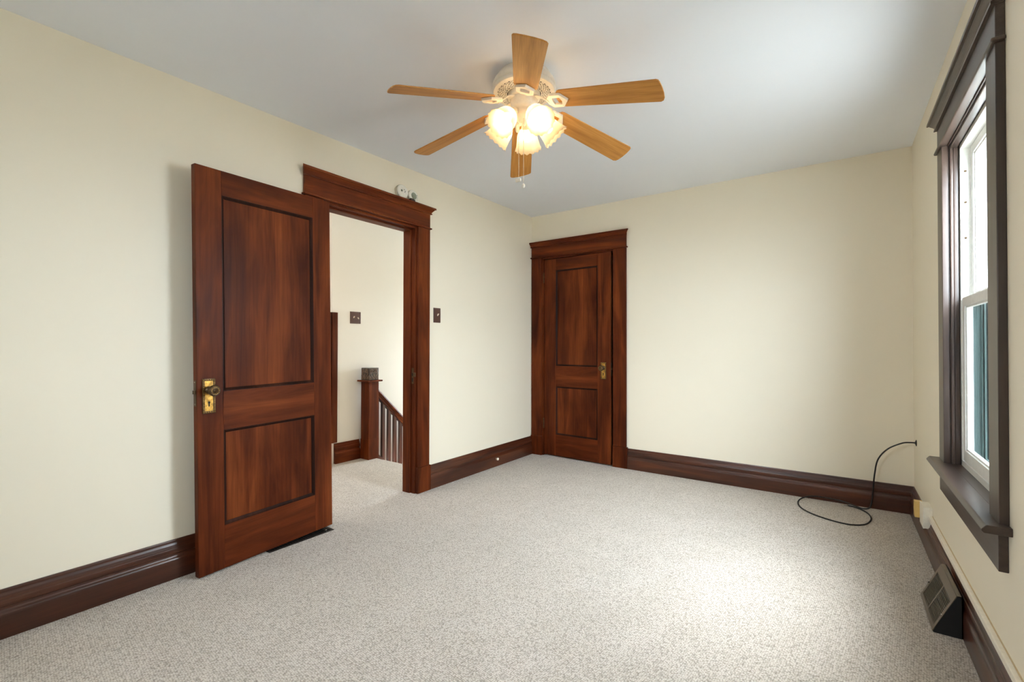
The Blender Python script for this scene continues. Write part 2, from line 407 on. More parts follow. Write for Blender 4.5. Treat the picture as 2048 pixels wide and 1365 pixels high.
# ------------------------------------------------------------------ door and window casings
# cap profile: (projection from wall, height above cap bottom)
CAP = [(0, 0), (0.033, 0), (0.034, 0.004), (0.033, 0.009), (0.029, 0.0105), (0.030, 0.013), (0.035, 0.021), (0.043, 0.030), (0.047, 0.0335), (0.047, 0.036), (0.055, 0.037), (0.057, 0.042), (0.055, 0.0515), (0, 0.052)]
def cap_mesh(P, a, b):
    """crown with returned ends; P(along, out, z)"""
    v = []; n = len(CAP)
    for o, z in CAP: v.append(P(a-max(0, o-0.022), o, z))
    for o, z in CAP: v.append(P(b+max(0, o-0.022), o, z))
    f = [(i, (i+1) % n, n+(i+1) % n, n+i) for i in range(n)] + [tuple(reversed(range(n))), tuple(range(n, 2*n))]
    return MB().add(v, f)
def door_trim(name, label, P, a0, a1, b0, b1, gA, gB, zfr=2.05, zcap=2.168, plinthA=True, plinthB=True, depth=WT, jz=2.035):
    """a0..a1 left casing, b0..b1 right casing (along wall); P(along,out,z) with out from the wall face into the room"""
    root = empty(name); struct(root, label)
    def blk(nm, mat, a, b, o0, o1, z0, z1, bev=0.002, par=root):
        c = [P(a, o0, z0), P(b, o1, z1)]
        lo = [min(c[0][i], c[1][i]) for i in range(3)]; hi = [max(c[0][i], c[1][i]) for i in range(3)]
        return box(nm, mat, par, (lo[0], hi[0], lo[1], hi[1], lo[2], hi[2]), bev)
    blk('casing', 'red_z', a0, a1, 0, 0.022, 0.197 if plinthA else 0, zfr)
    blk('casing', 'red_z', b0, b1, 0, 0.022, 0.197 if plinthB else 0, zfr)
    if plinthA: blk('plinth_block', 'red_z', a0-0.004, a1+0.004, 0, 0.029, 0, 0.197, 0.003)
    if plinthB: blk('plinth_block', 'red_z', b0-0.004, b1+0.012, 0, 0.029, 0, 0.197, 0.003)
    blk('frieze_board', gA, a0, b1, 0, 0.023, zfr+0.009, zcap+0.002)
    blk('fillet', gA, a0-0.012, b1+0.012, 0, 0.034, zfr, zfr+0.012, 0.004)
    cap_mesh(lambda a, o, z: P(a, o, z+zcap), a0, b1).build('crown_cap', gA, root)
    # jambs and stops lining the opening
    ja, jb = a1+0.012, b0-0.012
    blk('jamb', 'red_z', a1-0.004, ja, -depth-0.004, 0.001, 0, jz, 0.001)
    blk('jamb', 'red_z', jb, b0+0.004, -depth-0.004, 0.001, 0, jz, 0.001)
    blk('head_jamb', gA, a1-0.004, b0+0.004, -depth-0.004, 0.001, jz, jz+0.016, 0.001)
    blk('stop', 'red_z', ja, ja+0.012, -depth, -0.042, 0, jz, 0.002)
    blk('stop', 'red_z', jb-0.012, jb, -depth, -0.042, 0, jz, 0.002)
    blk('stop', gA, ja, jb, -depth, -0.042, jz-0.012, jz, 0.002)
    return root, jb
trE, jbE = door_trim('trim_1', 'reddish stained casing with crown cap around the bedroom doorway',
                lambda a, o, z: (XL+o, a, z), 1.566, 1.69, 2.493, 2.618, 'red_y', 'red_z')
# strike plate on the latch-side jamb
box('strike_plate', 'darkbrass', trE, (XL-0.034, XL-0.012, jbE-0.0015, jbE+0.001, 0.84, 0.96))
MB().box(XL-0.012, XL+0.010, jbE-0.006, jbE+0.001, 0.895, 0.925).build('strike_lip', 'darkbrass', trE, 0.001)
MB().box(XL-0.028, XL-0.018, jbE-0.0022, jbE+0.001, 0.90, 0.922).box(XL-0.028, XL-0.018, jbE-0.0022, jbE+0.001, 0.855, 0.885).build('strike_hole', 'darkgap', trE)
trC, jbC = door_trim('trim_2', 'reddish stained casing with crown cap around the closet door',
                lambda a, o, z: (a, YB-o, z), -2.648, -2.528, -1.738, -1.611, 'red_x', 'red_z', zcap=2.164)

# ------------------------------------------------------------------ panelled doors
def make_door(name, label, mat, W, H, sl, sr, zs, knob_s, plate_z, knob_z, hinge_left, plate_w=0.060, latch_side=0):
    """local x along the width, y into the door (front face at y=0), z up; zs=(bottom rail top, panel2 top, panel1 bottom, panel1 top)"""
    root = empty(name, mat=mat); struct(root, label)
    T = 0.035
    box('stile', 'red_z', root, (0, sl, 0, T, 0, H), 0.0015)
    box('stile', 'red_z', root, (W-sr, W, 0, T, 0, H), 0.0015)
    g = 0.0004
    box('bottom_rail', 'red_x', root, (sl+g, W-sr-g, 0.0004, T, 0, zs[0]), 0.001)
    box('lock_rail', 'red_x', root, (sl+g, W-sr-g, 0.0004, T, zs[1], zs[2]), 0.001)
    box('top_rail', 'red_x', root, (sl+g, W-sr-g, 0.0004, T, zs[3], H), 0.001)
    for z0, z1 in ((zs[0], zs[1]), (zs[2], zs[3])):
        p = box('panel', 'red_z', root, (sl-0.004, W-sr+0.004, 0.012, T-0.012, z0-0.004, z1+0.004))
        # four mitred moulding strips round the panel
        prof = [(0, 0.0015), (0.004, 0.0015), (0.007, 0.004), (0.011, 0.007), (0.014, 0.0085), (0.016, 0.0125), (0, 0.0125)]
        mm = MB(); n = len(prof); xa, xb = sl, W-sr
        corners = []
        for d, y in prof: corners.append([(xa+d, y, z0+d), (xb-d, y, z0+d), (xb-d, y, z1-d), (xa+d, y, z1-d)])
        vs_ = [corners[i][k] for k in range(4) for i in range(n)]
        fs_ = [(k*n+i, k*n+(i+1) % n, ((k+1) % 4)*n+(i+1) % n, ((k+1) % 4)*n+i) for k in range(4) for i in range(n)]
        mm.add(vs_, fs_); mm.build('panel_moulding', 'mld', p)
    # escutcheon with beaded border
    c = knob_s; z0, z1 = plate_z; hw = plate_w/2
    pl = box('escutcheon', 'brass', root, (c-hw, c+hw, -0.0035, 0.0, z0, z1), 0.001)
    bd = MB()
    bd.box(c-hw, c-hw+0.011, -0.006, -0.002, z0, z1).box(c+hw-0.011, c+hw, -0.006, -0.002, z0, z1).box(c-hw, c+hw, -0.006, -0.002, z0, z0+0.011).box(c-hw, c+hw, -0.006, -0.002, z1-0.011, z1)
    bd.build('border', 'darkbrass', pl, 0.0015)
    bb = MB(); nz = int((z1-z0-0.012)/0.0085)
    for sx in (c-hw+0.0055, c+hw-0.0055):
        for k in range(nz+1): bb.ball((sx, -0.006, z0+0.006+k*(z1-z0-0.012)/nz), 0.0032, 6, 4)
    nx = 5
    for zz in (z0+0.0055, z1-0.0055):
        for k in range(1, nx): bb.ball((c-hw+0.0055+k*(plate_w-0.011)/nx, -0.006, zz), 0.0032, 6, 4)
    tag(bb.build('bead_border', 'brass', pl), kind='stuff')
    kh = MB(); kz = z0+0.045
    kh.lathe([(1e-5, 0), (0.0055, 0)], 14, Matrix.Translation((c, -0.0040, kz+0.008)) @ Matrix.Rotation(PI/2, 4, 'X'))
    kh.box(c-0.003, c+0.003, -0.0041, -0.0037, kz-0.012, kz+0.007)
    kh.build('keyhole', 'darkgap', pl)
    # knob: rose, shank and decorated round head
    kb = Matrix.Translation((c, -0.003, knob_z)) @ Matrix.Rotation(PI/2, 4, 'X')
    k = MB().lathe([(0.019, 0), (0.018, 0.004), (0.011, 0.007), (0.009, 0.012), (0.009, 0.026), (0.013, 0.030), (0.022, 0.036), (0.0265, 0.043),
                    (0.0275, 0.050), (0.026, 0.056), (0.0225, 0.060), (0.0215, 0.0605), (0.020, 0.0595), (0.012, 0.0625), (0.006, 0.0640), (0.0058, 0.066), (1e-5, 0.067)], 28, kb).build('knob', 'darkbrass', root)
    rg = MB()
    for q in range(12):
        a = 2*PI*q/12; rg.ball(kb @ Vector((0.0165*math.cos(a), 0.0165*math.sin(a), 0.0615)), 0.0026, 6, 4)
    tag(rg.build('rosette_beads', 'brass', k), kind='stuff')
    # latch faceplate and bolt on the free edge
    ex = 0 if latch_side == 0 else W; sg = -1 if latch_side == 0 else 1
    fp = MB().box(min(ex, ex+sg*0.0015), max(ex, ex+sg*0.0015), 0.008, 0.028, knob_z-0.075, knob_z+0.05).build('latch_faceplate', 'darkbrass', root, 0.0005)
    MB().box(min(ex, ex+sg*0.010), max(ex, ex+sg*0.010), 0.012, 0.024, knob_z-0.016, knob_z+0.002).build('latch_bolt', 'darkbrass', fp, 0.001)
    sc = MB()
    for zz in (knob_z-0.066, knob_z+0.041): sc.ball((ex+sg*0.0015, 0.018, zz), 0.003, 8, 4, (0.5, 1, 1))
    sc.build('screw', 'steel', fp)
    return root
# open bedroom door, swung back almost flat against the wall and sagging a little
Fp, Gp = Vector((-2.528, 0.971)), Vector((-2.583, 1.726))
e = (Gp-Fp).normalized(); SAG = 0.0175
Xa = Vector((e.x*math.cos(SAG), e.y*math.cos(SAG), math.sin(SAG))); Za = Vector((-e.x*math.sin(SAG), -e.y*math.sin(SAG), math.cos(SAG))); Ya = Za.cross(Xa)
md = Matrix(((Xa.x, Ya.x, Za.x, Fp.x), (Xa.y, Ya.y, Za.y, Fp.y), (Xa.z, Ya.z, Za.z, 0.007), (0, 0, 0, 1)))
d1 = make_door('door_1', 'wide open two-panel reddish wood bedroom door with brass knob', md, 0.760, 2.003, 0.121, 0.119, (0.217, 0.698, 0.893, 1.880),
               0.052, (0.792, 0.962), 0.906, False, latch_side=0)
for hz in (0.22, 1.72):
    h = MB().tube([(0.766, 0.030, hz-0.045), (0.766, 0.030, hz+0.045)], 0.006, 10).box(0.74, 0.766, 0.0345, 0.037, hz-0.045, hz+0.045)
    h.build('hinge', 'darkbrass', d1)
# closet door, slightly ajar
A = math.atan2(-0.036, 0.744)
mc = Matrix.Translation((-2.511, 4.150, 0.012)) @ Matrix.Rotation(A, 4, 'Z')
d2 = make_door('door_2', 'slightly ajar two-panel reddish wood closet door', mc, 0.749, 2.016, 0.140, 0.134, (0.215, 0.708, 0.917, 1.898),
               0.749-0.071, (0.805, 0.966), 0.912, True, plate_w=0.055, latch_side=1)
for hz in (0.32, 1.83):
    h = MB()
    for k in range(5): h.tube([(-0.004, -0.006, hz-0.045+k*0.018), (-0.004, -0.006, hz-0.045+k*0.018+0.0165)], 0.0062, 10)
    h.ball((-0.004, -0.006, hz+0.05), 0.006, 8, 5).ball((-0.004, -0.006, hz-0.05), 0.006, 8, 5)
    h.build('hinge', 'darkbrass', d2)

# ------------------------------------------------------------------ side window
win = empty('window_1', (XR, 2.4775, 0.58)); struct(win, 'white double-hung window in a dark wooden surround')
def wb(nm, mat, b, bev=0.0015, par=None):
    x0, x1, y0, y1, z0, z1 = b; ox, oy, oz = XR, 2.4775, 0.58
    if par is None or par is win: return box(nm, mat, win, (x0-ox, x1-ox, y0-oy, y1-oy, z0-oz, z1-oz), bev)
    return box(nm, mat, par, (x0-ox, x1-ox, y0-oy, y1-oy, z0-oz, z1-oz), bev)
cx = XR-0.0225
NI, NO, FI, FO = 2.088, 1.976, 2.872, 2.985      # casing edges: near inner/outer, far inner/outer
wb('casing', 'blk_z', (cx, XR, NO, NI, 0.60, 2.055), 0.0025)
wb('casing', 'blk_z', (cx, XR, FI, FO, 0.60, 2.055), 0.0025)
wb('frieze_board', 'blk_y', (cx, XR, NO, FO, 2.063, 2.172), 0.0025)
wb('fillet', 'blk_y', (XR-0.034, XR, NO-0.012, FO+0.012, 2.052, 2.066), 0.005)
cap_mesh(lambda a, o, z: (-o, a-2.4775, z+2.168-0.58), NO, FO).build('crown_cap', 'blk_y', win)
stool = MB().prism([(0.0, 0.0), (-0.060, 0.0), (-0.066, 0.006), (-0.066, 0.012), (-0.058, 0.022), (-0.054, 0.025), (0.0, 0.025)], lambda p, q, t: (p, t-2.4775, q-0.002), NO-0.03, FO+0.03)
stool.box(-0.001, 0.075, NI-0.015-2.4775, FI+0.015-2.4775, -0.002, 0.023)
stool.build('stool', 'blk_y', win, 0.002)
wb('apron', 'blk_y', (cx, XR, NO+0.012, FO-0.005, 0.457, 0.578), 0.0025)
# dark jamb lining with stop beads
wb('jamb', 'blk_z', (XR-0.002, XR+0.15, NI-0.018, NI-0.004, 0.60, 2.05))
wb('jamb', 'blk_z', (XR-0.002, XR+0.15, FI+0.004, FI+0.018, 0.60, 2.05))
wb('head_jamb', 'blk_y', (XR-0.002, XR+0.15, NI-0.018, FI+0.018, 2.046, 2.062))
for k, (a, b) in enumerate(((NI-0.004, NI+0.008), (FI-0.008, FI+0.004))):
    wb('stop_bead', 'blk_z', (XR+0.004, XR+0.016, a, b, 0.60, 2.046), 0.003)
    wb('stop_bead', 'blk_z', (XR+0.016, XR+0.034, a+0.003 if k else a, b if k else b-0.003, 0.60, 2.046), 0.003)
wb('stop_bead', 'blk_y', (XR+0.004, XR+0.032, NI, FI, 2.036, 2.046), 0.003)
# vinyl frame with side tracks
VX = XR+0.036
for a, b, s in ((NI-0.004, NI+0.012, 1), (FI-0.012, FI+0.004, -1)):
    fr = wb('side_track', 'vinyl', (VX, VX+0.033, a, b, 0.605, 2.046), 0.001)
    wb('upper_track', 'vinyl', (VX+0.033, VX+0.095, a, b, 1.33, 2.046), 0.001, fr)
    wb('dimmed_track', 'dimvinyl', (VX+0.033, VX+0.095, a, b, 0.605, 1.33), 0.001, fr)  # upper sash's vinyl track, its outdoor brightness dimmed by colour
    edge = b if s > 0 else a
    for tx in (0.0, 0.030, 0.060):
        y0, y1 = sorted((edge, edge+s*0.008))
        wb('track_rib', 'vinyl', (VX+tx, VX+tx+0.006, y0, y1, 0.605 if tx < 0.02 else 1.33, 2.03), 0.001, fr)
        if tx > 0.02: wb('dimmed_rib', 'dimvinyl', (VX+tx+0.004, VX+tx+0.010, y0, y1, 0.605, 1.33), 0.001, fr)
wb('frame_head', 'vinyl', (VX, VX+0.095, NI, FI, 2.022, 2.046), 0.001)
wb('frame_sill', 'vinyl', (VX, VX+0.11, NI, FI, 0.600, 0.628), 0.001)
def sash(nm, x, z0, z1, label):
    s = wb(nm, 'vinyl', (x, x+0.028, NI+0.014, NI+0.056, z0, z1), 0.002); s['label'] = label
    wb('stile', 'vinyl', (x, x+0.028, FI-0.056, FI-0.014, z0, z1), 0.002, s)
    wb('bottom_rail', 'vinyl', (x, x+0.028, NI+0.05, FI-0.05, z0, z0+0.048), 0.002, s)
    wb('top_rail', 'vinyl', (x, x+0.028, NI+0.05, FI-0.05, z1-0.040, z1), 0.002, s)
    for (a, b, c, d) in ((NI+0.054, NI+0.064, z0+0.046, z1-0.038), (FI-0.064, FI-0.054, z0+0.046, z1-0.038), (NI+0.054, FI-0.054, z0+0.046, z0+0.056), (NI+0.054, FI-0.054, z1-0.048, z1-0.038)):
        wb('glazing_bead', 'vinyl', (x+0.006, x+0.022, a, b, c, d), 0.002, s)
    wb('pane', 'glass', (x+0.012, x+0.016, NI+0.055, FI-0.055, z0+0.045, z1-0.037), 0, s)
sash('lower_sash', VX+0.004, 0.629, 1.352, 'lower white sash with glass pane')
sash('upper_sash', VX+0.035, 1.318, 2.026, 'upper white sash with glass pane')
sc = wb('insect_screen', 'screen', (VX+0.078, VX+0.079, NI+0.02, FI-0.02, 0.64, 1.34), 0); sc['label'] = 'grey half insect screen outside the lower sash'
for b in ((VX+0.072, VX+0.085, NI+0.012, NI+0.028, 0.63, 1.35), (VX+0.072, VX+0.085, FI-0.028, FI-0.012, 0.63, 1.35), (VX+0.072, VX+0.085, NI+0.012, FI-0.012, 0.63, 0.645), (VX+0.072, VX+0.085, NI+0.012, FI-0.012, 1.335, 1.35)):
    wb('screen_frame', 'dimvinyl', b, 0.001, sc)
for z in (1.92, 1.78, 1.62): # small screws left in the far track
    MB().ball((VX+0.018-XR, FI-0.013-2.4775, z-0.58), 0.005, 8, 5, (1, 0.5, 1)).build('screw', 'darkbrass', win)
# ------------------------------------------------------------------ front window, added unseen behind the camera to light the room
w2 = empty('added_window_front', (-1.2, YF, 1.35)); struct(w2, 'added small white window, unseen, lighting the bedroom from its front wall')
for b in ((-0.25, -0.22, -0.12, -0.04, 0, 0.6), (0.22, 0.25, -0.12, -0.04, 0, 0.6), (-0.25, 0.25, -0.12, -0.04, 0, 0.03), (-0.25, 0.25, -0.12, -0.04, 0.57, 0.6)):
    box('frame_bar', 'vinyl', w2, b, 0.002)
box('pane', 'glass', w2, (-0.23, 0.23, -0.083, -0.079, 0.02, 0.58))
for b in ((-0.36, -0.25, 0, 0.022, 0, 0.6), (0.25, 0.36, 0, 0.022, 0, 0.6), (-0.38, 0.38, 0, 0.024, 0.6, 0.72), (-0.39, 0.39, 0, 0.06, -0.025, 0.0)):
    box('casing', 'blk_z', w2, b, 0.002)
w3 = empty('added_window_stair', (-3.37, 5.76, 0.65)); struct(w3, 'added white window, unseen, lighting the hall from the stairwell end')  # stairwell window added out of view to light the hall
for b in ((-0.4, -0.36, -0.03, 0.03, 0, 1.1), (0.36, 0.4, -0.03, 0.03, 0, 1.1), (-0.4, 0.4, -0.03, 0.03, 0, 0.04), (-0.4, 0.4, -0.03, 0.03, 1.06, 1.1), (-0.37, 0.37, -0.03, 0.03, 0.53, 0.57)):
    box('frame_bar', 'vinyl', w3, b, 0.002)
box('pane', 'glass', w3, (-0.37, 0.37, -0.002, 0.002, 0.03, 1.07))

# ------------------------------------------------------------------ ceiling fan
FX, FY = -1.266, 1.897; FZ = ceil_z(FY)
fan = empty('ceiling_fan', (FX, FY, FZ))
tag(fan, 'white hugger ceiling fan with six honey oak blades and lit tulip lamps', 'ceiling fan')
MB().lathe([(0.128, 0.0), (0.130, -0.010), (0.133, -0.013), (0.134, -0.018), (0.138, -0.021), (0.149, -0.032), (0.155, -0.045), (0.1565, -0.058), (0.157, -0.064),
            (0.1535, -0.066), (0.1535, -0.069), (0.156, -0.071), (0.154, -0.079), (0.150, -0.084)], 64).build('motor_housing', 'fanwhite', fan)
# perforated bottom plate: rhombic lattice of open holes
pl = MB(); NA, NRW = 30, 3
def plz(r): return -0.084-(0.150-r)*0.16
def pp(i, a): 
    r = 0.088+i*0.0062; return (r*math.cos(a), r*math.sin(a), plz(r))
da = PI/NA
rows = 2*NRW+2
for q in range(2*NA):
    for i in range(1, rows-1):
        if (q+i) % 2: continue
        c = [(i-1, q), (i, q+1), (i+1, q), (i, q-1)]
        o = [Vector(pp(a, b*da)) for a, b in c]; ce = sum(o, Vector())/4
        inn = [ce+(p-ce)*0.60 for p in o]
        dn = [p+Vector((0, 0, 0.004)) for p in inn]
        pl.add([tuple(p) for p in o+inn+dn], [(k, (k+1) % 4, 4+(k+1) % 4, 4+k) for k in range(4)]+[(4+k, 4+(k+1) % 4, 8+(k+1) % 4, 8+k) for k in range(4)])
for q in range(2*NA):     # triangles closing the inner and outer rims
    if (q+0) % 2 == 1: pass
    for i, par in ((0, 0), (rows-1, 0)):
        if (q+i) % 2 == 1:
            j = 1 if i == 0 else rows-2
            pl.add([pp(i, (q-1)*da), pp(i, (q+1)*da), pp(j, q*da)], [(0, 1, 2)])
pl.lathe([(0.150, -0.084), (0.088+(rows-1)*0.0062, plz(0.088+(rows-1)*0.0062))], 60)
pl.lathe([(0.0883, plz(0.0883)), (0.0850, -0.096), (0.0830, -0.088)], 60)
pl.build('vented_plate', 'fanwhite', fan)
MB().lathe([(1e-4, -0.076), (0.149, -0.076)], 48).build('shade_disc', M['darkgap'], fan)  # near-black disc standing in for the shade inside the housing
MB().lathe([(0.079, -0.085), (0.080, -0.096), (0.080, -0.112), (0.077, -0.116), (0.066, -0.117)], 48).build('flywheel', 'fanwhite', fan)
MB().lathe([(0.064, -0.112), (0.065, -0.122), (0.066, -0.128), (0.066, -0.160), (0.063, -0.168), (0.056, -0.174), (0.052, -0.180), (0.054, -0.186), (0.054, -0.198),
            (0.047, -0.210), (0.034, -0.222), (0.020, -0.229), (0.012, -0.233), (0.010, -0.240), (0.006, -0.246), (1e-4, -0.248)], 40).build('switch_housing', 'fanwhite', fan)
# blades and irons
R0, R1, DROOP, BP = 0.175, 0.665, math.atan2(-0.088, 0.46), math.radians(13)
ol = []
for k in range(9):
    a = PI/2+PI*k/8; ol.append((R0+0.03+0.03*math.cos(a), 0.056*math.sin(a)))
tipc = [(0.655, -0.067), (0.664, -0.062), (0.669, -0.05), (0.674, -0.02), (0.676, 0.015), (0.674, 0.045), (0.668, 0.060), (0.656, 0.067)]
ol = [(x, y) for x, y in ol] + tipc
bm_ = MB().prism(ol, lambda p, q, t: (p-0.2, q, t), 0.0, 0.006)
blade0 = bm_.build('blade', 'oak', fan, 0.0015)
ir = MB()
# arm from the flywheel and hexagonal open frame under the blade root
hexo = [(0.128, -0.018), (0.150, -0.044), (0.205, -0.044), (0.238, 0.0), (0.205, 0.044), (0.150, 0.044), (0.128, 0.018)]
hexi = [(0.160, -0.010), (0.163, -0.022), (0.200, -0.022), (0.206, 0.0), (0.200, 0.022), (0.163, 0.022), (0.160, 0.010)]
n = 7
V = [(x-0.2, y, -0.001) for x, y in hexo]+[(x-0.2, y, -0.001) for x, y in hexi]+[(0.2+(x-0.2)*0.96-0.2, y*0.93, -0.013) for x, y in hexo]+[(x-0.2, y, -0.013) for x, y in hexi]
Fc = []
for k in range(n):
    j = (k+1) % n
    Fc += [(k, j, n+j, n+k), (2*n+k, 2*n+j, 3*n+j, 3*n+k), (k, j, 2*n+j, 2*n+k), (n+k, n+j, 3*n+j, 3*n+k)]
ir.add(V, Fc)
iron0 = ir.build('blade_iron', 'fanwhite', fan, 0.002)
arm = MB()
pth = [(0.058, -0.116), (0.078, -0.119), (0.098, -0.128), (0.118, -0.146), (0.138, -0.163)]
hw_ = [0.019, 0.016, 0.013, 0.014, 0.019]
vs_ = []
for (r, z), h in zip(pth, hw_): vs_ += [(r, -h, z), (r, h, z), (r, h, z-0.006), (r, -h, z-0.006)]
fs_ = [(4*k+i, 4*k+(i+1) % 4, 4*k+4+(i+1) % 4, 4*k+4+i) for k in range(4) for i in range(4)]+[(0, 1, 2, 3), (16, 17, 18, 19)]
arm.add(vs_, fs_)
arm0 = arm.build('iron_arm', 'fanwhite', iron0, 0.002)
first = True
for k in range(6):
    a = math.radians(5.5+60*k)
    Rz = Matrix.Rotation(a, 4, 'Z')
    T0 = Rz @ Matrix.Translation((0.2, 0, -0.165)) @ Matrix.Rotation(-DROOP, 4, 'Y') @ Matrix.Rotation(-BP, 4, 'X')
    if first:
        blade0.matrix_local = T0; iron0.matrix_local = T0
        ib = iron0; first = False
        arm0.matrix_local = T0.inverted() @ Rz
    else:
        link_copy(blade0, fan, T0); ib = link_copy(iron0, fan, T0)
        link_copy(arm0, ib, T0.inverted() @ Rz)
# lamps
SP = [(0.021, -0.004), (0.023, 0.004), (0.030, 0.012), (0.040, 0.022), (0.047, 0.034), (0.051, 0.048), (0.0535, 0.062), (0.056, 0.076), (0.059, 0.088), (0.0625, 0.100), (0.0665, 0.110), (0.069, 0.115)]
def wob(r, z, a, j):
    t = max(0, (z-0.02)/0.095)
    q = 0.0011*math.cos(14*a+z*210)*math.cos(14*a-z*210)*(1 if t > 0 else 0)
    s = math.cos(14*a)*t**4
    return r+q+0.0018*s, z+0.0032*s
sh0 = MB().lathe(SP, 84, None, True, wob).mesh('lamp_shade'); sh0.materials.append(M['frost'])
bu0 = MB().lathe([(0.008, 0.012), (0.010, 0.020), (0.012, 0.026), (0.019, 0.036), (0.0225, 0.048), (0.0215, 0.060), (0.016, 0.070), (0.008, 0.0755), (1e-4, 0.077)], 20).mesh('bulb'); bu0.materials.append(M['bulb'])
so0 = MB().lathe([(1e-4, -0.030), (0.014, -0.030), (0.0205, -0.020), (0.0245, -0.004), (0.0265, 0.004), (0.0255, 0.008), (0.012, 0.006), (0.009, 0.014), (1e-4, 0.014)], 24).mesh('socket_cup'); so0.materials.append(M['fanwhite'])
for k in range(5):
    a = math.radians(-28+72*k); TILT = math.radians(45)
    mt = Matrix.Rotation(a, 4, 'Z') @ Matrix.Translation((0.083, 0, -0.212)) @ Matrix.Rotation(PI-(PI/2-TILT), 4, 'Y')
    lamp = bpy.data.objects.new('lamp_shade', sh0); COL.objects.link(lamp); lamp.parent = fan; lamp.matrix_local = mt
    for nm, me in (('bulb', bu0), ('socket_cup', so0)):
        o = bpy.data.objects.new(nm, me); COL.objects.link(o); o.parent = lamp
    dv = Vector((math.cos(a), math.sin(a), 0))
    MB().tube([tuple(dv*0.045+Vector((0, 0, -0.185))), tuple(dv*0.058+Vector((0, 0, -0.188))), tuple(dv*0.068+Vector((0, 0, -0.198)))], 0.009, 10).build('lamp_arm', 'fanwhite', fan)
# pull chains
for (sr, st, z0, z1, kind) in ((-0.026, 0.012, -0.225, -0.515, 0), (-0.003, 0.030, -0.225, -0.545, 1)):
    cx_, cy_ = sr*right.x-st*fwd.x, sr*right.y-st*fwd.y
    ch = MB(); N_ = int((z0-z1)/0.0052)
    for k in range(N_): ch.ball((cx_, cy_, z0-k*0.0052), 0.0021, 5, 4)
    c = ch.build('pull_chain', 'steel', fan)
    pb = MB()
    if kind == 0: pb.box(cx_-0.017, cx_+0.012, cy_-0.005, cy_+0.005, z1-0.013, z1+0.002)
    else: pb.ball((cx_, cy_, z1-0.010), 0.010, 10, 8, (0.8, 0.8, 1.1))
    pb.build('pull', 'plastic', c, 0.002 if kind == 0 else 0)

# invented hall light, added to brighten the landing, out of the doorway's view
hl = empty('added_hall_light', (-3.35, 1.35, 2.5)); tag(hl, 'added round frosted flush ceiling light, unseen, brightening the landing', 'ceiling light')
MB().lathe([(0.14, 0), (0.145, -0.02), (0.13, -0.025)], 32).build('rim', 'fanwhite', hl)
MB().lathe([(0.13, -0.02), (0.12, -0.055), (0.09, -0.08), (0.05, -0.095), (1e-4, -0.10)], 32).build('globe', 'addedlamp', hl)

# ------------------------------------------------------------------ landing balustrade
bal = empty('balustrade', (-3.865, 3.003, 0)); tag(bal, 'dark wood stair balustrade with carved newel post', 'balustrade')
nw = box('newel_post', 'red_z', bal, (-0.061, 0.061, -0.061, 0.061, 0, 0.772), 0.003)
box('newel_base', 'red_z', bal, (-0.064, 0.0635, -0.0635, 0.0635, 0, 0.20), 0.003)
box('cap_plate', 'red_x', bal, (-0.090, 0.090, -0.090, 0.090, 0.772, 0.788), 0.006)
blkc = box('carved_block', 'carved', bal, (-0.060, 0.060, -0.060, 0.060, 0.788, 0.910), 0.004)
def spiral(cx, cz, r0, turns, d, start):
    return [(cx+(r0*(1-0.82*t/18))*math.cos(start+d*turns*2*PI*t/18), cz+(r0*(1-0.82*t/18))*math.sin(start+d*turns*2*PI*t/18)) for t in range(19)]
def scroll_face(face):
    """face(p,z)->xyz point just proud of the block"""
    mm = MB()
    for s in (-1, 1):
        head = spiral(s*0.027, 0.878, 0.021, 1.4, s, PI/2+s*PI/2*0+ (0 if s > 0 else PI))
        stem = [(s*0.006, 0.803), (s*0.018, 0.820), (s*0.034, 0.838), (s*0.046, 0.858)]
        mm.tube([face(p, z) for p, z in stem+head], 0.0042, 6)
        low = spiral(s*0.034, 0.808, 0.014, 1.0, -s, PI/2)
        mm.tube([face(p, z) for p, z in low], 0.0036, 6)
        mm.tube([face(s*0.052, 0.795), face(s*0.050, 0.815), face(s*0.056, 0.835)], [0.004, 0.005, 0.002], 6)
    mm.tube([face(0, 0.800), face(0, 0.83), face(0, 0.852)], [0.003, 0.006, 0.002], 6)
    for z in (0.8, 0.845, 0.87): mm.ball(face(0, z), 0.006, 8, 6)
    return mm
scroll_face(lambda p, z: (0.061, p, z)).build('scroll_carving', 'carvehi', blkc)
scroll_face(lambda p, z: (p, -0.061, z)).build('scroll_carving', 'carvehi', blkc)
SL = -0.95
def ralong(y): return SL*(y-0.06)
rp = [(-0.026, -0.030), (0.026, -0.030), (0.028, -0.018), (0.020, -0.010), (0.030, 0.004), (0.033, 0.018), (0.026, 0.032), (0.010, 0.038), (-0.010, 0.038), (-0.026, 0.032), (-0.033, 0.018), (-0.030, 0.004), (-0.020, -0.010), (-0.028, -0.018)]
MB().prism(rp, lambda p, q, t: (p, t, 0.668+q*1.35+ralong(t)), 0.055, 1.9).build('handrail', 'red_y', bal)
MB().prism([(-0.022, -0.016), (0.022, -0.016), (0.022, 0.016), (-0.022, 0.016)], lambda p, q, t: (p, t, 0.034+q*1.35+ralong(t)), 0.058, 1.9).build('shoe_rail', 'drk_y', bal)
MB().prism([(-0.018, -0.20), (0.018, -0.20), (0.018, 0.0), (-0.018, 0.0)], lambda p, q, t: (p, t, 0.016+q*1.35+ralong(t)), 0.058, 1.9).build('stringer', 'drk_y', bal)
bal0 = None
for k in range(22):
    yb = 0.085+0.078*k
    if bal0 is None:
        bal0 = MB().box(-0.0165, 0.0165, -0.0165, 0.0165, 0.0, 0.62).build('baluster', 'drk_z', bal, 0.001); ob = bal0
    else: ob = bal0.copy(); COL.objects.link(ob); ob.parent = bal
    ob.location = (0, yb, 0.03+ralong(yb))
